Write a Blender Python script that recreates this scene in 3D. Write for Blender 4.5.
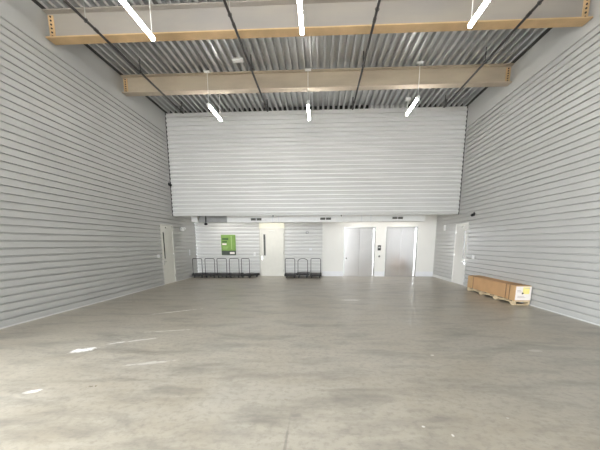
import bpy, bmesh, math
from mathutils import Matrix, Vector
C = bpy.context.scene
COL = C.collection
for o in list(bpy.data.objects):
    bpy.data.objects.remove(o)

# ---------------------------------------------------------------- camera
cam_data = bpy.data.cameras.new('camera')
cam_data.sensor_fit = 'HORIZONTAL'
cam_data.sensor_width = 36.0
cam_data.lens = 343.838 * 36 / 600
cam_data.shift_y = 87.21 / 600
cam_data.clip_start = 0.05
cam = bpy.data.objects.new('camera', cam_data)
COL.objects.link(cam)
cam.matrix_world = (Matrix.Translation((0, 0, 1.471)) @ Matrix.Rotation(0.05592, 4, 'Z')
                    @ Matrix.Rotation(math.pi / 2 - 0.19821, 4, 'X') @ Matrix.Rotation(-0.00218, 4, 'Z'))
C.camera = cam

# ---------------------------------------------------------------- sky, sun, exposure
w = bpy.data.worlds.new('sky'); C.world = w; w.use_nodes = True
bg = w.node_tree.nodes['Background']
bg.inputs['Color'].default_value = (0.93, 0.97, 1.0, 1)
bg.inputs['Strength'].default_value = 7.2
sun_d = bpy.data.lights.new('sun', 'SUN'); sun_d.energy = 3.0; sun_d.angle = 0.02; sun_d.color = (1, 0.93, 0.80)
sun = bpy.data.objects.new('sun', sun_d); COL.objects.link(sun)
sun.rotation_euler = Vector((0.12, 0.62, -0.95)).to_track_quat('-Z', 'Y').to_euler()
vs = C.view_settings
vs.view_transform = 'Standard'; vs.look = 'None'; vs.gamma = 1.0; vs.use_curve_mapping = False
vs.exposure = 1.3
DOWNLIGHT_W = 6.5      # power of each recessed downlight over the lift lobby
TUBE = 24.0             # emission of the pendant tubes


def portal(loc, sx, sy, direction):
    d = bpy.data.lights.new('daylight_portal', 'AREA'); d.shape = 'RECTANGLE'; d.size = sx; d.size_y = sy
    d.cycles.is_portal = True
    o = bpy.data.objects.new('daylight_portal', d); COL.objects.link(o); o.location = loc
    o.rotation_euler = Vector(direction).to_track_quat('-Z', 'Y').to_euler()


# room numbers (metres; camera stands at x=0, y=0)
XL, XR, YF, YU, YB, H = -5.591, 5.05, -4.0, 13.225, 15.667, 6.06
HU, TOP = 2.493, 6.4
portal((-2.6, YF - 0.1, 2.4), 5.6, 4.8, (0, 1, 0))
portal((XL - 0.1, 0.7, 1.4), 4.6, 2.8, (1, 0, 0))


# ---------------------------------------------------------------- materials
def nodes_of(name):
    m = bpy.data.materials.new(name); m.use_nodes = True
    nt = m.node_tree
    return m, nt, nt.nodes['Principled BSDF']


def mat(name, col, rough=0.5, metal=0.0, var=0.06, scale=6.0, bump=0.0, spec=0.5, stretch=(1, 1, 1), col2=None):
    m, nt, b = nodes_of(name)
    N, L = nt.nodes, nt.links
    tc = N.new('ShaderNodeTexCoord'); mp = N.new('ShaderNodeMapping'); nz = N.new('ShaderNodeTexNoise')
    L.new(tc.outputs['Object'], mp.inputs[0]); mp.inputs['Scale'].default_value = stretch
    L.new(mp.outputs[0], nz.inputs['Vector']); nz.inputs['Scale'].default_value = scale; nz.inputs['Detail'].default_value = 5
    r = N.new('ShaderNodeValToRGB'); L.new(nz.outputs[0], r.inputs[0])
    a = [max(0, c * (1 - var)) for c in col]; c2 = col2 or [min(1, c * (1 + var)) for c in col]
    r.color_ramp.elements[0].position = 0.35; r.color_ramp.elements[1].position = 0.65
    r.color_ramp.elements[0].color = (*a, 1); r.color_ramp.elements[1].color = (*c2, 1)
    L.new(r.outputs[0], b.inputs['Base Color'])
    b.inputs['Roughness'].default_value = rough; b.inputs['Metallic'].default_value = metal
    b.inputs['Specular IOR Level'].default_value = spec
    if bump:
        bp = N.new('ShaderNodeBump'); bp.inputs['Strength'].default_value = bump; bp.inputs['Distance'].default_value = 0.01
        L.new(nz.outputs[0], bp.inputs['Height']); L.new(bp.outputs[0], b.inputs['Normal'])
    return m


def emis(name, col, s):
    m, nt, b = nodes_of(name)
    b.inputs['Base Color'].default_value = (0.9, 0.9, 0.9, 1)
    b.inputs['Emission Color'].default_value = (*col, 1); b.inputs['Emission Strength'].default_value = s
    return m


M = {}
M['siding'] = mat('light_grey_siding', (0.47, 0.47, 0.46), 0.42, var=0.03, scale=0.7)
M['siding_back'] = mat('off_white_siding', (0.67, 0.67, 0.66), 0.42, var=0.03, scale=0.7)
M['gypsum'] = mat('white_wall_paint', (0.80, 0.795, 0.77), 0.6, var=0.02, scale=1.0)
M['white'] = mat('white_enamel', (0.90, 0.90, 0.89), 0.4, var=0.02)
M['base'] = mat('white_base_trim', (0.80, 0.81, 0.84), 0.4, var=0.02)
M['plain'] = mat('plain_wall', (0.6, 0.6, 0.58), 0.7, var=0.03)
M['door'] = mat('cream_door_paint', (0.70, 0.69, 0.635), 0.45, var=0.02)
M['dframe'] = mat('cream_frame_paint', (0.64, 0.63, 0.585), 0.45, var=0.02)
M['transom'] = mat('pale_yellow_panel', (0.80, 0.78, 0.66), 0.5, var=0.03)
M['deck'] = mat('galvanised_deck', (0.57, 0.575, 0.58), 0.36, 0.45, var=0.07, scale=1.2, stretch=(1, 0.4, 1))
M['roof'] = mat('dark_roof_and_gap_shade', (0.05, 0.05, 0.05), 0.9)  # near-black; also paints the shade in flutes and wall gaps
M['beam'] = mat('primed_steel', (0.33, 0.31, 0.295), 0.6, var=0.08, scale=0.9, stretch=(0.6, 1, 2), col2=(0.37, 0.335, 0.295))
M['flange'] = mat('tan_primer', (0.60, 0.41, 0.22), 0.55, var=0.12, scale=2.0)
M['beam2'] = mat('tan_beam_primer', (0.47, 0.39, 0.30), 0.6, var=0.1, scale=1.3, stretch=(0.6, 1, 2), col2=(0.53, 0.45, 0.34))
M['flange2'] = mat('beige_primer', (0.50, 0.42, 0.33), 0.55, var=0.1, scale=2.0)
M['bolt'] = mat('dark_bolt', (0.05, 0.045, 0.04), 0.5, 0.6)
M['pipe'] = mat('black_pipe', (0.035, 0.03, 0.03), 0.5, 0.3, var=0.2)
M['rod'] = mat('dark_rod', (0.06, 0.06, 0.06), 0.5, 0.4)
M['wire'] = mat('bright_wire', (0.55, 0.55, 0.54), 0.35, 0.5)
M['black'] = mat('black_plastic', (0.02, 0.02, 0.022), 0.45)
M['dark'] = mat('charcoal_plate', (0.045, 0.045, 0.045), 0.55, var=0.25, scale=20)
M['rubber'] = mat('rubber', (0.03, 0.03, 0.03), 0.8)
M['caster'] = mat('caster_wheel', (0.6, 0.6, 0.58), 0.5)
M['steel'] = mat('brushed_stainless', (0.90, 0.89, 0.90), 0.2, 1.0, var=0.03, scale=30, stretch=(40, 40, 0.4))
M['chrome'] = mat('satin_chrome', (0.70, 0.70, 0.70), 0.25, 1.0, var=0.02)
M['galv'] = mat('grey_duct_metal', (0.34, 0.34, 0.34), 0.5, 0.3, var=0.06)
M['card'] = mat('cardboard', (0.55, 0.33, 0.165), 0.8, var=0.06, scale=3)
M['card2'] = mat('cardboard_sleeve', (0.57, 0.36, 0.18), 0.8, var=0.06, scale=3)
M['strap'] = mat('dark_strap', (0.16, 0.10, 0.05), 0.5)
M['wood'] = mat('pallet_pine', (0.66, 0.53, 0.34), 0.75, var=0.16, scale=6, stretch=(8, 1, 8))
M['paper'] = mat('label_paper', (0.86, 0.80, 0.76), 0.7, var=0.03)
M['yellow'] = mat('yellow_print', (0.88, 0.78, 0.28), 0.7, var=0.05)
M['ink'] = mat('black_ink', (0.03, 0.03, 0.03), 0.7)
M['pink'] = mat('grey_print', (0.55, 0.48, 0.46), 0.7)
M['green'] = mat('green_print', (0.19, 0.335, 0.07), 0.55, var=0.08, scale=5)
M['green2'] = mat('light_green_print', (0.34, 0.47, 0.18), 0.55, var=0.05)
M['dgreen'] = mat('dark_green_print', (0.05, 0.12, 0.03), 0.5)
M['band'] = mat('charcoal_print', (0.05, 0.065, 0.05), 0.5)
M['glass'] = mat('dark_door_glass', (0.035, 0.033, 0.028), 0.25, spec=0.3)
M['glow'] = emis('tube_glow', (1.0, 0.985, 0.93), TUBE)
M['lamp'] = emis('downlight_glow', (1.0, 0.97, 0.92), 6.0)
M['grille'] = mat('dark_grille', (0.10, 0.10, 0.09), 0.6)
M['ground'] = mat('yard_concrete', (0.55, 0.53, 0.49), 0.8, scale=1)


def floor_mat():
    m, nt, b = nodes_of('polished_concrete')
    N, L = nt.nodes, nt.links
    geo = N.new('ShaderNodeNewGeometry')

    def noise(scale, stretch=(1, 1, 1), detail=6, rough=0.6, dist=0.0):
        mp = N.new('ShaderNodeMapping'); mp.inputs['Scale'].default_value = stretch
        L.new(geo.outputs['Position'], mp.inputs[0])
        n = N.new('ShaderNodeTexNoise'); n.inputs['Scale'].default_value = scale; n.inputs['Detail'].default_value = detail
        n.inputs['Roughness'].default_value = rough; n.inputs['Distortion'].default_value = dist
        L.new(mp.outputs[0], n.inputs['Vector']); return n.outputs[0]

    def math_(op, a, bb=None, clamp=False):
        n = N.new('ShaderNodeMath'); n.operation = op; n.use_clamp = clamp
        for i, v in enumerate((a, bb)):
            if v is None: continue
            if isinstance(v, (int, float)): n.inputs[i].default_value = v
            else: L.new(v, n.inputs[i])
        return n.outputs[0]

    def mixc(fac, a, c):
        n = N.new('ShaderNodeMix'); n.data_type = 'RGBA'
        L.new(fac, n.inputs[0])
        if isinstance(a, tuple): n.inputs[6].default_value = (*a, 1)
        else: L.new(a, n.inputs[6])
        if isinstance(c, tuple): n.inputs[7].default_value = (*c, 1)
        else: L.new(c, n.inputs[7])
        return n.outputs[2]

    def ramp(v, lo, hi):
        n = N.new('ShaderNodeMapRange'); n.inputs['From Min'].default_value = lo; n.inputs['From Max'].default_value = hi
        L.new(v, n.inputs['Value']); return n.outputs[0]

    big = noise(0.55, (1, 1.2, 1), 5, 0.6, 0.6)
    mid = noise(2.2, (0.7, 1.3, 1), 6, 0.65, 0.4)
    fine = noise(14, (1, 1, 1), 4, 0.7)
    streak = noise(1.5, (0.7, 1.7, 1), 6, 0.65, 0.3)
    c = mixc(ramp(big, 0.35, 0.65), (0.345, 0.305, 0.24), (0.375, 0.348, 0.296))
    c = mixc(math_('MULTIPLY', ramp(mid, 0.45, 0.68), 0.7, True), c, (0.43, 0.395, 0.33))
    c = mixc(math_('MULTIPLY', ramp(streak, 0.48, 0.68), 0.75, True), c, (0.19, 0.175, 0.148))
    c = mixc(math_('MULTIPLY', ramp(fine, 0.48, 0.66), 0.45, True), c, (0.20, 0.183, 0.155))
    # worn chalky marks: (x, y, half length, half width, turn, strength)
    wob = noise(9, (1, 1, 1), 5, 0.7)
    for (x, y, a, h, t, s) in [(-3.31, 4.47, 0.17, 0.085, 0.6, 1.0), (-2.87, 3.13, 0.06, 0.035, 0.5, 1.0), (-2.9, 3.1, 0.09, 0.04, 0.45, 0.4), (-3.03, 4.85, 0.16, 0.03, 0.7, 0.6),
                               (-3.15, 7.25, 0.52, 0.03, 0.68, 0.8), (-2.78, 5.0, 0.28, 0.035, 0.55, 0.45), (-2.55, 5.6, 0.35, 0.03, 0.3, 0.4),
                               (0.85, 9.0, 0.26, 0.07, 0.0, 0.6), (1.52, 4.48, 0.03, 0.03, 0.0, 0.8), (0.86, 2.62, 0.013, 0.013, 0, 0.7),
                               (1.05, 2.5, 0.01, 0.02, 0, 0.7), (3.0, 4.75, 0.10, 0.05, 0.2, 0.25), (1.62, 2.8, 0.012, 0.012, 0, 0.4), (-2.1, 4.0, 0.3, 0.04, 0.4, 0.3)]:
        mp = N.new('ShaderNodeMapping'); mp.vector_type = 'TEXTURE'
        mp.inputs['Location'].default_value = (x, y, 0); mp.inputs['Rotation'].default_value = (0, 0, t)
        mp.inputs['Scale'].default_value = (a, h, 1)
        L.new(geo.outputs['Position'], mp.inputs[0])
        ln = N.new('ShaderNodeVectorMath'); ln.operation = 'LENGTH'; L.new(mp.outputs[0], ln.inputs[0])
        v = math_('ADD', ln.outputs['Value'], math_('MULTIPLY', math_('SUBTRACT', wob, 0.5), 2.6))
        n = N.new('ShaderNodeMapRange'); n.inputs['From Min'].default_value = 1.15; n.inputs['From Max'].default_value = 0.7
        L.new(v, n.inputs['Value'])
        c = mixc(math_('MULTIPLY', n.outputs[0], s), c, (0.86, 0.85, 0.82))
    for (x, y, a, h, t, s) in [(-0.24, 2.25, 0.012, 0.42, 0.0, 0.55), (-0.2, 2.75, 0.06, 0.04, 0.0, 0.6), (1.0, 2.75, 0.14, 0.06, 0.3, 0.4), (0.2, 3.3, 0.3, 0.03, 0.1, 0.35),
                               (1.0, 5.0, 0.35, 0.12, 0.1, 0.3), (-0.9, 3.6, 0.25, 0.08, 0.5, 0.3)]:
        mp = N.new('ShaderNodeMapping'); mp.vector_type = 'TEXTURE'
        mp.inputs['Location'].default_value = (x, y, 0); mp.inputs['Rotation'].default_value = (0, 0, t)
        mp.inputs['Scale'].default_value = (a, h, 1)
        L.new(geo.outputs['Position'], mp.inputs[0])
        ln = N.new('ShaderNodeVectorMath'); ln.operation = 'LENGTH'; L.new(mp.outputs[0], ln.inputs[0])
        v = math_('ADD', ln.outputs['Value'], math_('MULTIPLY', math_('SUBTRACT', wob, 0.5), 1.8))
        n = N.new('ShaderNodeMapRange'); n.inputs['From Min'].default_value = 1.2; n.inputs['From Max'].default_value = 0.5
        L.new(v, n.inputs['Value'])
        c = mixc(math_('MULTIPLY', n.outputs[0], s), c, (0.17, 0.155, 0.135))
    L.new(c, b.inputs['Base Color'])
    L.new(math_('ADD', math_('MULTIPLY', mid, 0.25), 0.20), b.inputs['Roughness'])
    bp = N.new('ShaderNodeBump'); bp.inputs['Strength'].default_value = 0.05; bp.inputs['Distance'].default_value = 0.02
    L.new(mid, bp.inputs['Height']); L.new(bp.outputs[0], b.inputs['Normal'])
    return m


M['floor'] = floor_mat()


# ---------------------------------------------------------------- mesh helpers
class MB:
    def __init__(s): s.bm = bmesh.new()

    def box(s, x0, x1, y0, y1, z0, z1, bevel=0.0):
        r = bmesh.ops.create_cube(s.bm, size=1.0)
        bmesh.ops.scale(s.bm, vec=(x1 - x0, y1 - y0, z1 - z0), verts=r['verts'])
        bmesh.ops.translate(s.bm, vec=((x0 + x1) / 2, (y0 + y1) / 2, (z0 + z1) / 2), verts=r['verts'])
        if bevel:
            es = list({e for v in r['verts'] for e in v.link_edges})
            bmesh.ops.bevel(s.bm, geom=es, offset=bevel, segments=2, affect='EDGES', profile=0.5)
        return s

    def cyl(s, a, b, r, n=12, r2=None):
        a, b = Vector(a), Vector(b); d = b - a
        q = d.to_track_quat('Z', 'Y').to_matrix().to_4x4()
        bmesh.ops.create_cone(s.bm, cap_ends=True, segments=n, radius1=r, radius2=r if r2 is None else r2, depth=d.length,
                              matrix=Matrix.Translation((a + b) / 2) @ q)
        return s

    def ball(s, c, r, sx=1, sy=1, sz=1):
        bmesh.ops.create_uvsphere(s.bm, u_segments=16, v_segments=10, radius=r,
                                  matrix=Matrix.Translation(c) @ Matrix.Diagonal((sx, sy, sz, 1)))
        return s

    def tube(s, pts, r, n=10):
        pts = [Vector(p) for p in pts]; rings = []
        for i, p in enumerate(pts):
            t = (pts[min(i + 1, len(pts) - 1)] - pts[max(i - 1, 0)]).normalized()
            up = Vector((0, 1, 0)) if abs(t.y) < 0.9 else Vector((1, 0, 0))
            u = t.cross(up).normalized(); v = t.cross(u)
            rings.append([s.bm.verts.new(p + r * (math.cos(k * 2 * math.pi / n) * u + math.sin(k * 2 * math.pi / n) * v)) for k in range(n)])
        for a, b in zip(rings, rings[1:]):
            for k in range(n): s.bm.faces.new((a[k], a[(k + 1) % n], b[(k + 1) % n], b[k]))
        s.bm.faces.new(rings[0]); s.bm.faces.new(rings[-1][::-1])
        return s

    def prism(s, poly, p0, ax, u, v):
        """closed polygon of (a, b) in axes u, v from point p0, extruded by vector ax"""
        p0, ax, u, v = Vector(p0), Vector(ax), Vector(u), Vector(v)
        A = [s.bm.verts.new(p0 + a * u + b * v) for a, b in poly]
        B = [s.bm.verts.new(x.co + ax) for x in A]
        n = len(A)
        for i in range(n): s.bm.faces.new((A[i], A[(i + 1) % n], B[(i + 1) % n], B[i]))
        s.bm.faces.new(A[::-1]); s.bm.faces.new(B)
        return s

    def build(s, name, m, parent=None, smooth=False, bevel=0.0):
        bmesh.ops.recalc_face_normals(s.bm, faces=s.bm.faces)
        me = bpy.data.meshes.new(name); s.bm.to_mesh(me); s.bm.free()
        me.materials.append(m)
        if smooth:
            for p in me.polygons: p.use_smooth = True
            me.set_sharp_from_angle(angle=math.radians(40))
        o = bpy.data.objects.new(name, me); COL.objects.link(o)
        if parent: o.parent = parent
        if bevel:
            md = o.modifiers.new('bevel', 'BEVEL'); md.width = bevel; md.segments = 2; md.limit_method = 'ANGLE'
        return o


def tag(o, label, cat, group=None):
    o['label'] = label; o['category'] = cat
    if group: o['group'] = group
    return o


def thing(name, label, cat, loc, rz=0.0, group=None):
    o = bpy.data.objects.new(name, None); COL.objects.link(o); o.empty_display_size = 0.2
    o.location = loc; o.rotation_euler = (0, 0, rz)
    return tag(o, label, cat, group)


def dup(root, loc, rz=None, label=None):
    r = root.copy(); COL.objects.link(r); r.location = loc
    if rz is not None: r.rotation_euler = (0, 0, rz)
    if label: r['label'] = label
    for ch in list(root.children):
        c = ch.copy(); COL.objects.link(c); c.parent = r
        for g in list(ch.children):
            d = g.copy(); COL.objects.link(d); d.parent = c
    return r


def struct(o):
    o['kind'] = 'structure'; return o


# ---------------------------------------------------------------- ribbed siding
def profile(z0, z1, p, flat, slope, depth, zplain=99):
    """(z, proud) points of a ribbed sheet between z0 and z1; ribs start at z=0"""
    g = p - flat - 2 * slope
    pts = []
    k = 0
    full = []
    while k * p < z1 + p:
        b = k * p
        if b >= zplain:
            break
        full += [(b, 0.0), (b + g, 0.0), (b + g + slope, depth), (b + g + slope + flat, depth)]
        k += 1
    full.append((k * p, 0.0 if k * p < zplain else depth)); full.append((max(z1, k * p) + 0.01, full[-1][1]))

    def at(z):
        for (a, da), (b, db) in zip(full, full[1:]):
            if a <= z <= b: return da + (db - da) * ((z - a) / (b - a) if b > a else 0)
        return depth
    pts = [(z0, at(z0))] + [q for q in full if z0 + 1e-4 < q[0] < z1 - 1e-4] + [(z1, at(z1))]
    return pts


def siding(mb, segs, axis, plane, inward, prof, thick=0.09):
    """segs: (a0, a1, z0, z1) along the wall; plane = outermost (room side) face"""
    for a0, a1, z0, z1 in segs:
        pr = profile(z0, z1, *prof)
        D = prof[3]
        poly = [(d - D, z) for z, d in pr] + [(-thick, z1), (-thick, z0)]
        if axis == 'Y':
            mb.prism(poly, (plane, a0, 0), (0, a1 - a0, 0), (inward, 0, 0), (0, 0, 1))
        else:
            mb.prism(poly, (a0, plane, 0), (a1 - a0, 0, 0), (0, inward, 0), (0, 0, 1))


SIDE = (0.137, 0.100, 0.006, 0.038, 5.45)
UP = (0.1465, 0.058, 0.018, 0.055)
BACK = (0.1545, 0.070, 0.018, 0.055)
DOORL = (12.12, 13.18); DOORR = (12.32, 13.43); DH = 2.15
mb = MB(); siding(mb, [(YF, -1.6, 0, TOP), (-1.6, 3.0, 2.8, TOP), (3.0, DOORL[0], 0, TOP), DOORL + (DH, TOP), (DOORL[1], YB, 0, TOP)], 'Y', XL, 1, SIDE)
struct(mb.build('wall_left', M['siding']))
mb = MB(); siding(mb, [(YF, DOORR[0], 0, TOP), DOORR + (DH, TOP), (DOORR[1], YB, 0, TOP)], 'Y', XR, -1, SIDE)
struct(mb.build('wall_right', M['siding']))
mb = MB(); siding(mb, [(XL + 0.022, XR - 0.022, HU, H + 0.005)], 'X', YU, -1, UP, 0.14)
struct(mb.build('wall_back_upper', M['siding_back']))
DB = (-2.70, -1.56)      # centre door with frame
mb = MB(); siding(mb, [(XL - 0.1, DB[0], 0, 2.75), (DB[1], 0.127, 0, 2.75)], 'X', YB, -1, BACK)
struct(mb.build('wall_back_lower', M['siding_back']))
E1 = (1.08, 2.46); E2 = (2.92, 4.28); EH = 2.17
mb = MB()
for a, b, z in ((0.127, E1[0], 0), (E1[0], E1[1], EH), (E1[1], E2[0], 0), (E2[0], E2[1], EH), (E2[1], XR + 0.1, 0)):
    mb.box(a, b, YB - 0.012, YB + 0.12, z, 2.75)
struct(mb.build('wall_lift_lobby', M['gypsum']))
mb = MB().box(XL, XR, YB + 0.3, YB + 0.4, 0, TOP); struct(mb.build('wall_shaft', M['plain']))
# front of the room, behind the camera: wall with a wide open goods doorway
mb = MB(); mb.box(XL, -5.4, YF - 0.15, YF, 0, TOP); mb.box(0.2, XR, YF - 0.15, YF, 0, TOP); mb.box(-5.4, 0.2, YF - 0.15, YF, 4.8, TOP)
struct(mb.build('wall_front', M['siding_back']))
mb = MB().box(XL - 0.1, XR + 0.1, YF - 0.15, YB + 0.4, -0.2, 0); struct(mb.build('floor', M['floor']))
mb = MB().box(-40, 40, -45, YF - 0.15, -0.25, -0.05); mb.box(-40, XL - 0.1, YF - 0.15, 5.0, -0.25, -0.05)
struct(mb.build('ground', M['ground']))

# ---------------------------------------------------------------- ceiling
mb = MB()
P, lo, sl, dep = 0.1785, 0.052, 0.014, 0.115
x0, x1 = XL + 0.12, XR - 0.12
pts, x = [], x0
while x < x1 - 0.01:
    for dx, z in ((0, 0), (lo, 0), (lo + sl, dep), (P - sl, dep)):
        if x + dx < x1: pts.append((x + dx, H + z))
    x += P
pts.append((x1, pts[-1][1]))
poly = pts + [(a, z + 0.012) for a, z in reversed(pts)]
n = len(pts)
for i in range(n - 1):
    (a, z), (b, zz) = pts[i], pts[i + 1]
    mb.prism([(a, z), (b, zz), (b, zz + 0.01), (a, z + 0.01)], (0, YF, 0), (0, YB - YF, 0), (1, 0, 0), (0, 0, 1))
struct(mb.build('ceiling', M['deck']))
mb = MB().box(XL - 0.1, XR + 0.1, YF - 0.15, YB + 0.4, TOP, TOP + 0.1); struct(mb.build('ceiling_roof', M['roof']))
mb = MB().box(XL, XR, YU + 0.14, YB, 2.75, 2.83); struct(mb.build('ceiling_recess', M['gypsum']))
mb = MB()
xx = x0
while xx < x1:      # white blocks in a short run of flutes over the upper wall
    if 1.55 < xx < 2.75:
        mb.box(xx + lo + sl + 0.004, xx + P - sl - 0.004, YU + 0.03, YU + 0.13, H + 0.006, H + dep - 0.004)
    xx += P
struct(mb.build('trim_1', M['white']))
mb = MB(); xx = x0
while xx < x1 - P:  # black blocks imitating the shade inside the other open flutes
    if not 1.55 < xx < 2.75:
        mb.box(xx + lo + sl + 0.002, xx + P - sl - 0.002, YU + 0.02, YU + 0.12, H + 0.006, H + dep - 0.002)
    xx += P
struct(mb.build('flute_shade_fill', M['roof']))
# black strips standing for gap shade along both wall tops and at the ends of the upper wall
struct(MB().box(XL, XL + 0.115, YF, YB, H + 0.015, H + 0.12).build('gap_shade_left', M['roof']))
struct(MB().box(XR - 0.115, XR, YF, YB, H + 0.015, H + 0.12).build('gap_shade_right', M['roof']))
struct(MB().box(XL, XL + 0.022, YU + 0.015, YU + 0.12, HU, H).build('end_gap_shade_left', M['roof']))
struct(MB().box(XR - 0.022, XR, YU + 0.015, YU + 0.12, HU, H).build('end_gap_shade_right', M['roof']))

# ---------------------------------------------------------------- base trims
mb = MB()
mb.box(XL, XL + 0.012, 3.0, DOORL[0], 0, 0.026); mb.box(XL, XL + 0.012, DOORL[1], YB, 0, 0.026)
struct(mb.build('baseboard_left', M['siding_back']))
mb = MB()
mb.box(XR - 0.012, XR, YF, DOORR[0], 0, 0.026); mb.box(XR - 0.012, XR, DOORR[1], YB - 0.03, 0, 0.11)
struct(mb.build('baseboard_right', M['siding_back']))
mb = MB()
for a, b in ((0.127, E1[0]), (E1[1], E2[0]), (E2[1], XR - 0.012)): mb.box(a, b, YB - 0.03, YB - 0.012, 0, 0.22, 0.004)
struct(mb.build('baseboard_back', M['base']))


# ---------------------------------------------------------------- personnel doors
def door(name, w, h, face, loc, rz, lever_side=-1, leaf=None, frame=None):
    """local: x along the wall, -y into the room, z up, origin at floor centre, wall plane y=0"""
    root = bpy.data.objects.new(name, None); COL.objects.link(root); root.location = loc; root.rotation_euler = (0, 0, rz); root['kind'] = 'structure'
    f = 0.045
    mb = MB()
    mb.box(-w / 2, -w / 2 + f, -0.015, 0.09, 0, h); mb.box(w / 2 - f, w / 2, -0.015, 0.09, 0, h); mb.box(-w / 2 + f, w / 2 - f, -0.015, 0.09, h - f, h)
    mb.build('door_frame', frame or M['dframe'], root, bevel=0.004)
    lf = MB().box(-w / 2 + f + 0.004, w / 2 - f - 0.004, 0.0, 0.045, 0.0, h - f - 0.004).build('door_leaf', leaf or M['door'], root, bevel=0.003)
    s = lever_side
    lx = s * (w / 2 - f - 0.19)
    g = MB().box(lx - 0.045, lx + 0.045, -0.004, 0.0, 0.93, 1.86).build('vision_panel', M['glass'], root)
    mb = MB()
    mb.box(lx - 0.058, lx - 0.045, -0.008, 0.0, 0.915, 1.875); mb.box(lx + 0.045, lx + 0.058, -0.008, 0.0, 0.915, 1.875)
    mb.box(lx - 0.045, lx + 0.045, -0.008, 0.0, 0.915, 0.93); mb.box(lx - 0.045, lx + 0.045, -0.008, 0.0, 1.86, 1.875)
    mb.build('vision_trim', M['dframe'], g)
    hx = s * (w / 2 - f - 0.07)
    mb = MB().box(hx - 0.025, hx + 0.025, -0.008, 0, 0.72, 0.90, 0.003)
    hd = mb.build('lock_plate', M['chrome'], root)
    mb = MB().cyl((hx, -0.008, 0.82), (hx, -0.055, 0.82), 0.012); mb.tube([(hx, -0.05, 0.82), (hx - s * 0.11, -0.05, 0.82)], 0.01)
    mb.build('lever_handle', M['chrome'], hd, smooth=True)
    mb = MB()
    mb.box(s * (w / 2 - f - 0.05) - 0.11, s * (w / 2 - f - 0.05) + 0.04, -0.04, 0.0, h - 0.16, h - 0.10, 0.004) if lever_side == 9 else mb.box(-0.12, 0.12, -0.045, 0.0, h - 0.145, h - 0.095, 0.006)
    mb.build('door_closer', leaf or M['door'], root)
    for k in (0.2, 1.0, 1.8):
        MB().cyl((-s * (w / 2 - f), -0.008, k), (-s * (w / 2 - f), -0.008, k + 0.1), 0.009, 8).build('hinge', M['chrome'], root)
    return root


# left wall: local -y must look to +x  -> rotate +90 deg
door('door_1', DOORL[1] - DOORL[0], DH, 1, (XL - 0.012, sum(DOORL) / 2, 0), math.pi / 2, lever_side=-1)
door('door_2', DOORR[1] - DOORR[0], DH, 1, (XR + 0.012, sum(DOORR) / 2, 0), -math.pi / 2, lever_side=1, leaf=M['gypsum'], frame=M['gypsum'])  # same paint as the cream doors, whitened for the stronger light on it
d3 = door('door_3', DB[1] - DB[0], 2.12, 1, (sum(DB) / 2, YB - 0.02, 0), 0, lever_side=-1)
mb = MB().box(-(DB[1] - DB[0]) / 2, (DB[1] - DB[0]) / 2, -0.012, 0.09, 2.12, 2.75); mb.build('transom_panel', M['transom'], d3)


# ---------------------------------------------------------------- lifts
def lift(loc, w, label):
    root = thing('elevator', label, 'elevator', loc)
    f = 0.06
    mb = MB()
    mb.box(-w / 2, -w / 2 + f, -0.03, 0.12, 0, EH); mb.box(w / 2 - f, w / 2, -0.03, 0.12, 0, EH)
    mb.box(-w / 2 + f, w / 2 - f, -0.03, 0.12, EH - f, EH)
    mb.build('door_frame', M['chrome'], root, bevel=0.003)
    i = w / 2 - f
    for a, b in ((-i + 0.002, -0.003), (0.003, i - 0.002)):
        MB().box(a, b, 0.075, 0.11, 0.012, EH - f - 0.003).build('door_panel', M['steel'], root, bevel=0.002)
    mb = MB().box(-i, i, 0.0, 0.11, 0.0, 0.008); mb.build('sill', M['galv'], root)
    return root


l1 = lift(((E1[0] + E1[1]) / 2, YB, 0), E1[1] - E1[0], 'left stainless steel elevator next to the plain white wall stretch')
MB().cyl((-0.56, 0.075, 0.80), (-0.56, 0.068, 0.80), 0.035).build('key_lock', M['galv'], l1)
lift(((E2[0] + E2[1]) / 2, YB, 0), E2[1] - E2[0], 'right stainless steel elevator nearest the room corner')
t = thing('lift_indicator', 'small dark call indicator panel on the white wall between the elevators', 'control panel', (2.645, YB - 0.012, 1.26))
MB().box(-0.07, 0.07, -0.02, 0, -0.11, 0.11, 0.004).build('housing', M['dark'], t)
MB().box(-0.045, 0.045, -0.024, -0.02, -0.01, 0.05).build('display', M['caster'], t)
t = thing('call_button', 'round grey call button below the indicator between the elevators', 'button', (2.655, YB - 0.012, 0.89))
MB().cyl((0, 0, 0), (0, -0.012, 0), 0.05, 16).build('button_plate', M['chrome'], t)
MB().cyl((0, -0.012, 0), (0, -0.022, 0), 0.026, 16).build('button_cap', M['dark'], t)


# ---------------------------------------------------------------- steel beams
def beam(label, yc, zb, zt, wf, nb, web, fl):
    root = thing('steel_beam', label, 'beam', ((XL + XR) / 2, yc, zb), 0, 'steel roof beams')
    hw = (XR - XL) / 2 - 0.03; h = zt - zb
    MB().box(-hw, hw, -0.008, 0.008, 0.022, h - 0.022).build('web', M[web], root)
    MB().box(-hw, hw, -wf / 2, wf / 2, 0, 0.022).build('bottom_flange', M[fl], root)
    MB().box(-hw, hw, -wf / 2, wf / 2, h - 0.022, h).build('top_flange', M[web], root)
    for s in (-1, 1):
        x = s * (hw - 0.075)
        pl = MB().box(min(x - 0.055, x + 0.055), max(x - 0.055, x + 0.055), -0.02, -0.008, 0.05, h - 0.05).build('end_plate', M['flange'], root)
        for k in range(nb):
            z = 0.075 + k * (h - 0.15) / (nb - 1)
            MB().cyl((x, -0.036, z), (x, -0.02, z), 0.017, 6).build('bolt', M['bolt'], pl)
    return root


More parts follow.
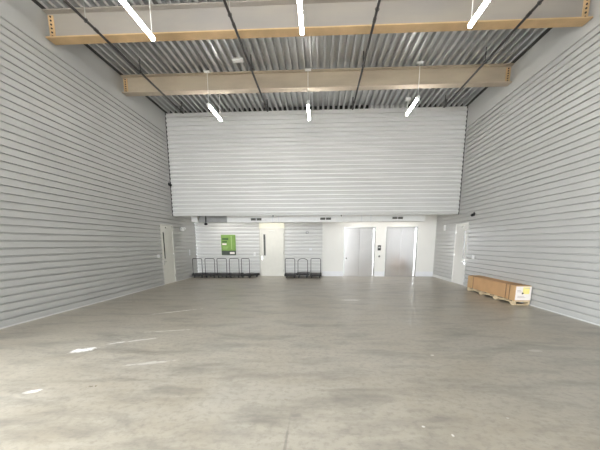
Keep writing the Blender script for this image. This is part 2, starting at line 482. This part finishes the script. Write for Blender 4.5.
beam('tan primed steel beam nearer the camera, spanning the top of the room', 7.74, 5.553, H - 0.006, 0.27, 6, 'beam', 'flange')
beam('tan primed steel beam farther back, close to the upper back wall', 10.48, 5.613, H - 0.006, 0.26, 6, 'beam2', 'flange2')

# ---------------------------------------------------------------- sprinkler pipes
PZ = 5.45
pr = thing('ceiling_pipe', 'black ceiling pipe nearest the left wall', 'pipe', (-4.28, 0, PZ), 0, 'black pipes below the roof beams')
MB().cyl((0, -3.9, 0), (0, 11.5, 0), 0.024, 14).build('pipe_run', M['pipe'], pr, smooth=True)
for y in (7.25, 11.0):
    MB().cyl((0, y - 0.05, 0), (0, y + 0.05, 0), 0.031, 14).build('coupling', M['pipe'], pr, smooth=True)
for y, mt, rr in ((1.5, 'wire', 0.006), (6.95, 'wire', 0.006), (8.9, 'rod', 0.012), (11.42, 'rod', 0.016)):
    h = MB().cyl((0, y, 0.03), (0, y, H - PZ), min(rr, 0.006), 8).build('hanger_rod', M['wire'], pr)
    if mt == 'rod': MB().cyl((0, y, 0.025), (0, y, 0.30), rr, 8).build('rod_sleeve', M['rod'], h)
    mb = MB(); mb.tube([(0.032 * math.cos(a), y, 0.032 * math.sin(a)) for a in [k * math.pi / 8 for k in range(17)]], 0.007, 6)
    mb.build('clevis', M['rod'], h)
mb = MB().cyl((0, 11.3, 0.02), (0, 11.3, 0.12), 0.016, 10); mb.cyl((0, 11.3, 0.12), (0, 11.3, 0.125), 0.035, 12)
mb.build('sprinkler_head', M['rod'], pr)
dup(pr, (-1.625, 0, PZ), label='black ceiling pipe left of the middle row of tube lights')
dup(pr, (0.965, 0, PZ), label='black ceiling pipe right of the middle row of tube lights')
dup(pr, (3.68, 0, PZ), label='black ceiling pipe nearest the right wall')


# ---------------------------------------------------------------- pendant tube lights
def pendant(loc, label):
    root = thing('pendant_light', label, 'light', loc, 0, 'hanging tube lights')
    L_ = 1.22; z = loc[2]
    mb = MB(); mb.box(-0.024, 0.024, 0, L_, 0.02, 0.05, 0.006); mb.build('housing', M['white'], root)
    mb = MB()
    poly = [(0.034 * math.cos(a), 0.034 * math.sin(a) * 1.0) for a in [math.pi + k * math.pi / 10 for k in range(11)]]
    poly = [(0.034, 0.02)] + [(a, b) for a, b in reversed(poly)] + [(-0.034, 0.02)]
    mb.prism(poly, (0, 0.01, 0), (0, L_ - 0.02, 0), (1, 0, 0), (0, 0, 1)); mb.build('diffuser', M['glow'], root, smooth=True)
    for y in (0.0, L_ - 0.01):
        mb = MB().box(-0.036, 0.036, y, y + 0.01, -0.036, 0.05); mb.build('end_cap', M['white'], root)
    for y in (0.04, L_ - 0.04):
        MB().cyl((0, y, 0.05), (0, y, H - z - 0.03), 0.008, 6).build('cable', M['white'], root)
        MB().box(-0.085, 0.085, y - 0.05, y + 0.05, H - z - 0.03, H - z, 0.006).build('canopy', M['white'], root)
    return root


LZ = 5.21
p0 = pendant((-3.09, 10.25, LZ), 'hanging tube light at the left of the far row')
dup(p0, (-0.35, 10.32, LZ), label='hanging tube light in the middle of the far row')
dup(p0, (2.56, 10.12, LZ), label='hanging tube light at the right of the far row')
dup(p0, (-3.13, 5.91, LZ), label='left tube light of the near row, cut off by the photo top edge')
dup(p0, (-0.35, 5.89, LZ), label='middle tube light of the near row, cut off by the photo top edge')
dup(p0, (2.61, 5.86, LZ), label='right tube light of the near row, cut off by the photo top edge')
for x, lb in ((-3.1, 'left'), (-0.35, 'middle'), (2.6, 'right')): dup(p0, (x, 1.4, LZ), label=lb + ' tube light of the row hanging above the camera, outside the photo')
t = thing('junction_box', 'small white junction box under the ribbed ceiling between the two beams', 'junction box', (-2.11, 9.73, H))
MB().box(-0.14, 0.14, -0.07, 0.07, -0.05, 0, 0.005).build('housing', M['white'], t)
MB().box(-0.12, 0.12, -0.055, 0.055, -0.056, -0.05).build('cover', M['white'], t)
t = thing('junction_box', 'small white junction box under the ceiling just before the upper back wall', 'junction box', (2.81, 12.43, H))
MB().box(-0.08, 0.08, -0.08, 0.08, -0.07, 0, 0.005).build('housing', M['white'], t)
MB().box(-0.06, 0.06, -0.06, 0.06, -0.078, -0.07).build('cover', M['white'], t)

# ---------------------------------------------------------------- duct over the recess
t = thing('air_duct', 'long white rectangular air duct with dark grilles under the upper wall', 'duct', (0, 13.9, 2.75))
DZ = 2.285 - 2.75
MB().box(-3.67, 4.05, 0, 0.4, DZ, 0, 0.004).build('duct_body', M['white'], t)
for x in (-1.85, -1.62, 1.62, 1.98):
    MB().box(x - 0.012, x + 0.012, -0.006, 0, DZ, -0.003).build('seam', M['base'], t)
for x0_, x1_, za, zb in ((-2.73, -2.27, 2.335, 2.455), (0.0, 0.46, 2.345, 2.46), (2.78, 3.22, 2.36, 2.47)):
    g = MB().box(x0_, x1_, -0.01, 0, za - 2.75, zb - 2.75).build('vent_grille', M['white'], t)
    xm = (x0_ + x1_) / 2
    mb = MB()
    for a, b in ((x0_ + 0.02, xm - 0.012), (xm + 0.012, x1_ - 0.02)): mb.box(a, b, -0.014, -0.01, za - 2.735, zb - 2.765)
    mb.build('louvre', M['grille'], g)
t = tag(MB().box(-4.84, -3.69, 14.05, 14.45, 2.31, 2.75, 0.004).build('air_duct', M['galv']), 'short grey metal duct section left of the long white duct', 'duct')
t = tag(MB().box(-5.11, -4.86, 13.9, 14.2, 2.32, 2.75, 0.006).build('duct_box', M['white']), 'small white box hanging at the left end of the ducts', 'box')

# downlights of the lift lobby
for i, (x, y) in enumerate(((-2.1, 14.75), (1.75, 14.75), (3.6, 14.75), (-4.2, 14.75))):
    t = thing('downlight', ('round downlight over the middle door', 'round downlight over the left elevator', 'round downlight over the right elevator', 'round downlight over the row of five carts')[i],
              'light', (x, y, 2.75), 0, 'recessed downlights')
    MB().cyl((0, 0, -0.012), (0, 0, 0), 0.10, 20).build('trim_ring', M['white'], t)
    MB().cyl((0, 0, -0.016), (0, 0, -0.012), 0.075, 20).build('lens', M['lamp'], t)
    d = bpy.data.lights.new('downlight_lamp', 'AREA'); d.shape = 'DISK'; d.size = 0.15; d.energy = DOWNLIGHT_W; d.color = (1, 0.97, 0.92)
    o = bpy.data.objects.new('downlight_lamp', d); COL.objects.link(o); o.parent = t; o.location = (0, 0, -0.03)

# ---------------------------------------------------------------- cameras and small wall things
def dome(loc, sx, label):
    t = thing('security_camera', label, 'camera', loc)
    MB().cyl((0, 0, 0), (sx * 0.03, 0, 0), 0.06, 16).build('mount', M['black'], t)
    MB().cyl((sx * 0.03, 0, 0), (sx * 0.06, 0, -0.02), 0.03, 10).build('arm', M['black'], t)
    MB().ball((sx * 0.07, 0, -0.03), 0.05).build('dome', M['black'], t, smooth=True)


dome((XR, 11.95, 2.39), -1, 'black security camera on the right wall above the door')
dome((XL, 13.12, 3.62), 1, 'black security camera on the left wall by the upper back corner')
t = thing('security_camera', 'black security camera hanging under the ducts above the carts', 'camera', (-4.55, 13.97, 2.75))
MB().cyl((0, 0, 0), (0, 0, -0.48), 0.016, 8).build('pole', M['black'], t)
MB().ball((0, 0, -0.52), 0.06, 1.2, 1, 0.8).build('dome', M['black'], t, smooth=True)
for x, lb in ((-1.75, 'small dark sprinkler below the duct above the middle door'), (0.8, 'small dark sprinkler below the upper wall near the plain white wall')):
    t = thing('sprinkler', lb, 'sprinkler', (x, YU + 0.07, HU))
    MB().cyl((0, 0, 0), (0, 0, -0.03), 0.02, 10).build('escutcheon', M['rod'], t)
    MB().cyl((0, 0, -0.03), (0, 0, -0.055), 0.01, 8).build('head', M['rod'], t)


def plate(name, loc, nrm, w, h, label, cat, m='white', dome_=False):
    """wall plate: nrm 'x+', 'x-', 'y-' is the side it faces"""
    rz = {'y-': 0, 'x+': math.pi / 2, 'x-': -math.pi / 2}[nrm]
    t = thing(name, label, cat, loc, rz)
    MB().box(-w / 2, w / 2, -0.018, 0, -h / 2, h / 2, 0.004).build('cover_plate', M[m], t)
    MB().box(-w / 5, w / 5, -0.026, -0.018, -h / 4, h / 4, 0.002).build('rocker', M['base'], t)


plate('wall_switch', (XL, 11.80, 1.04), 'x+', 0.17, 0.12, 'white push plate on the left wall in front of the door', 'switch')
plate('wall_switch', (XR, 11.72, 1.01), 'x-', 0.17, 0.12, 'white push plate on the right wall in front of the door', 'switch')
plate('wall_switch', (-2.93, YB, 0.99), 'y-', 0.09, 0.14, 'white wall switch left of the middle door', 'switch')
plate('wall_outlet', (-0.55, YB, 1.93), 'y-', 0.12, 0.10, 'small grey plate high on the siding above the three carts', 'outlet', 'galv')
plate('wall_outlet', (-0.40, YB, 1.20), 'y-', 0.12, 0.10, 'small pale plate on the siding above the handles of the three carts', 'outlet', 'base')
plate('wall_outlet', (XL, 14.75, 1.08), 'x+', 0.10, 0.24, 'pale plate on the left wall beside the first cart', 'outlet', 'base')
t = thing('emergency_light', 'twin head emergency light on the left wall past the door', 'light', (XL, 14.05, 2.02), math.pi / 2)
MB().box(-0.12, 0.12, -0.06, 0, -0.05, 0.05, 0.006).build('housing', M['white'], t)
for sx in (-0.13, 0.13):
    MB().cyl((sx, -0.03, 0.05), (sx, -0.10, 0.04), 0.045, 14).build('lamp_head', M['white'], t)
t = thing('wall_strobe', 'white wall strobe on the right wall between door and corner', 'alarm', (XR, 14.5, 2.06), -math.pi / 2)
MB().box(-0.06, 0.06, -0.05, 0, -0.11, 0.11, 0.006).build('housing', M['white'], t)
MB().box(-0.03, 0.03, -0.065, -0.05, -0.02, 0.06, 0.004).build('lens', M['base'], t)

# ---------------------------------------------------------------- green poster
t = thing('wall_poster', 'green poster with dark band hanging on the back wall above the carts', 'poster', (-4.11, YB, 1.395))
MB().box(-0.33, 0.33, -0.022, 0, -0.45, 0.45).build('board', M['green'], t, bevel=0.003)
MB().box(-0.32, 0.33, -0.024, -0.022, -0.445, -0.25).build('dark_band', M['band'], t)
MB().box(0.05, 0.27, -0.026, -0.024, -0.40, -0.31).build('white_logo_patch', M['paper'], t)
mb = MB(); mb.box(-0.28, 0.0, -0.024, -0.022, 0.22, 0.31); mb.box(-0.28, -0.06, -0.024, -0.022, 0.11, 0.18); mb.build('heading_print', M['dgreen'], t)
MB().box(-0.28, -0.09, -0.024, -0.022, 0.0, 0.075).build('subheading_print', M['paper'], t)
mb = MB()
for k in range(4): mb.box(-0.28, 0.0 - 0.03 * k, -0.024, -0.022, -0.09 - 0.035 * k, -0.075 - 0.035 * k)
mb.build('small_print', M['green2'], t)
MB().box(0.12, 0.16, -0.024, -0.022, -0.18, 0.40).build('pale_stripe', M['green2'], t)


# ---------------------------------------------------------------- platform carts
def cart(loc, rz, label, arch=False, W=0.46, pz=0.135, group='black platform carts'):
    t = thing('platform_cart', label, 'cart', loc, rz, group)
    Lh = 0.74
    MB().box(-W / 2, W / 2, -Lh / 2, Lh / 2, pz, pz + 0.03, 0.008).build('platform', M['dark'], t)
    mb = MB()
    mb.box(-W / 2 - 0.012, W / 2 + 0.012, -Lh / 2 - 0.012, -Lh / 2, pz - 0.05, pz + 0.036); mb.box(-W / 2 - 0.012, W / 2 + 0.012, Lh / 2, Lh / 2 + 0.012, pz - 0.05, pz + 0.036)
    mb.box(-W / 2 - 0.012, -W / 2, -Lh / 2, Lh / 2, pz - 0.05, pz + 0.036); mb.box(W / 2, W / 2 + 0.012, -Lh / 2, Lh / 2, pz - 0.05, pz + 0.036)
    mb.build('bumper', M['rubber'], t)
    hw = 0.205; yh = Lh / 2 - 0.05; top = 0.83; r = 0.20 if arch else 0.05
    pts = [(-hw, yh, pz + 0.025)]
    for k in range(9):
        a = math.pi - k * math.pi / 16; pts.append((-hw + r + r * math.cos(a), yh, top - r * (0.55 if arch else 1) + r * (0.55 if arch else 1) * math.sin(a)))
    for k in range(9):
        a = math.pi / 2 - k * math.pi / 16; pts.append((hw - r + r * math.cos(a), yh, top - r * (0.55 if arch else 1) + r * (0.55 if arch else 1) * math.sin(a)))
    pts.append((hw, yh, pz + 0.025))
    h = MB().tube(pts, 0.013, 10).build('handle', M['black'], t, smooth=True)
    for s in (-1, 1):
        MB().box(s * hw - 0.025, s * hw + 0.025, yh - 0.025, yh + 0.025, pz + 0.03, pz + 0.075).build('socket', M['black'], h)
    for sx in (-1, 1):
        for sy in (-1, 1):
            cx, cy = sx * 0.17, sy * 0.28
            mb = MB().box(cx - 0.03, cx + 0.03, cy - 0.04, cy + 0.04, pz - 0.007, pz); mb.box(cx - 0.026, cx - 0.02, cy - 0.02, cy + 0.02, 0.045, pz - 0.005); mb.box(cx + 0.02, cx + 0.026, cy - 0.02, cy + 0.02, 0.045, pz - 0.005)
            c = mb.build('caster', M['black'], t)
            MB().cyl((cx - 0.017, cy, 0.05), (cx + 0.017, cy, 0.05), 0.05, 18).build('wheel', M['rubber'], c, smooth=True)
            MB().cyl((cx - 0.019, cy, 0.05), (cx + 0.019, cy, 0.05), 0.028, 14).build('hub', M['caster'], c, smooth=True)
    return t


CY = 15.03
PI = math.pi
c0 = cart((-5.263, CY, 0), PI, 'black platform cart nearest the corner, first from the left of the row of five')
for x, lb in ((-4.716, 'black platform cart, second from the left of the row of five'), (-4.19, 'black platform cart in the middle of the row of five, below the green poster'),
              (-3.65, 'black platform cart, fourth from the left in the row of five')):
    dup(c0, (x, CY, 0), PI, lb)
dup(c0, (-3.03, CY - 0.04, 0), PI - 0.42, 'black platform cart standing askew at the right end of the row of five')
dup(c0, (-1.244, CY, 0), PI, 'black platform cart beside the middle door, left of the group of three')
cart((-0.70, CY, 0), PI, 'black platform cart with rounded handle in the middle of the group of three', True, 0.53, 0.17)
dup(c0, (-0.15, CY, 0), PI, 'rightmost black platform cart of the group of three, next to the plain white wall')

# ---------------------------------------------------------------- carton on a pallet
BL, BW = 2.72, 0.36
A = 0.008
loc = (4.665 + BW / 2, 8.37 + BL / 2, 0)
t = thing('wooden_pallet', 'long pale pine pallet under the cardboard carton by the right wall', 'pallet', loc, -A)
for x in (-BW / 2 + 0.02, BW / 2 - 0.02):
    mb = MB(); mb.box(x - 0.02, x + 0.02, -BL / 2, BL / 2, 0.055, 0.085)
    for k in range(4):
        y = -BL / 2 + 0.09 + k * (BL - 0.18) / 3; mb.box(x - 0.02, x + 0.02, y - 0.09, y + 0.09, 0.02, 0.056)
    mb.build('stringer', M['wood'], t)
for k in range(7):
    y = -BL / 2 + 0.05 + k * (BL - 0.1) / 6
    MB().box(-BW / 2, BW / 2, y - 0.05, y + 0.05, 0.085, 0.105, 0.002).build('deck_board', M['wood'], t)
for k in range(4):
    y = -BL / 2 + 0.09 + k * (BL - 0.18) / 3
    MB().box(-BW / 2, BW / 2, y - 0.05, y + 0.05, 0.0, 0.02, 0.002).build('bottom_board', M['wood'], t)
t = thing('cardboard_carton', 'long brown cardboard carton with white and yellow end label lying on the pallet', 'carton', (loc[0], loc[1], 0.105), -A)
CH = 0.36
MB().box(-BW / 2 + 0.006, BW / 2 - 0.006, -BL / 2 + 0.006, BL / 2 - 0.006, 0, CH - 0.006).build('box_body', M['card'], t, bevel=0.006)
MB().box(-BW / 2, BW / 2, -BL / 2 + 0.02, BL / 2 - 0.02, CH - 0.05, CH, 0.004).build('lid', M['card'], t)
MB().box(-BW / 2 - 0.004, BW / 2 + 0.002, -BL / 2, -BL / 2 + 0.22, 0.0, CH + 0.004, 0.004).build('end_sleeve', M['card2'], t)
MB().box(-BW / 2 - 0.004, BW / 2 + 0.002, BL / 2 - 0.34, BL / 2, 0.0, CH + 0.004, 0.004).build('end_sleeve', M['card2'], t)
for y in (-BL / 2 + 0.25, -BL / 2 + 0.42, BL / 2 - 0.4):
    mb = MB(); mb.box(-BW / 2 - 0.007, -BW / 2 - 0.004, y - 0.012, y + 0.012, 0, CH + 0.008); mb.box(-BW / 2 - 0.007, BW / 2 + 0.002, y - 0.012, y + 0.012, CH + 0.004, CH + 0.008)
    mb.build('strap', M['strap'], t)
yl = -BL / 2
lb = MB().box(-0.17, 0.185, yl - 0.003, yl, 0.02, CH - 0.01).build('end_label', M['paper'], t)
MB().box(-0.01, 0.14, yl - 0.005, yl - 0.003, 0.17, CH - 0.025).build('yellow_patch', M['yellow'], lb)
MB().cyl((-0.01, yl - 0.003, 0.185), (-0.01, yl - 0.006, 0.185), 0.022, 14).build('black_mark', M['ink'], lb)
mb = MB()
for z, a, b in ((0.245, -0.14, -0.06), (0.215, -0.14, -0.04), (0.11, -0.12, 0.03), (0.08, -0.12, 0.06), (0.30, 0.03, 0.15)): mb.box(a, b, yl - 0.0055, yl - 0.003, z, z + 0.012)
mb.build('printed_lines', M['pink'], lb)
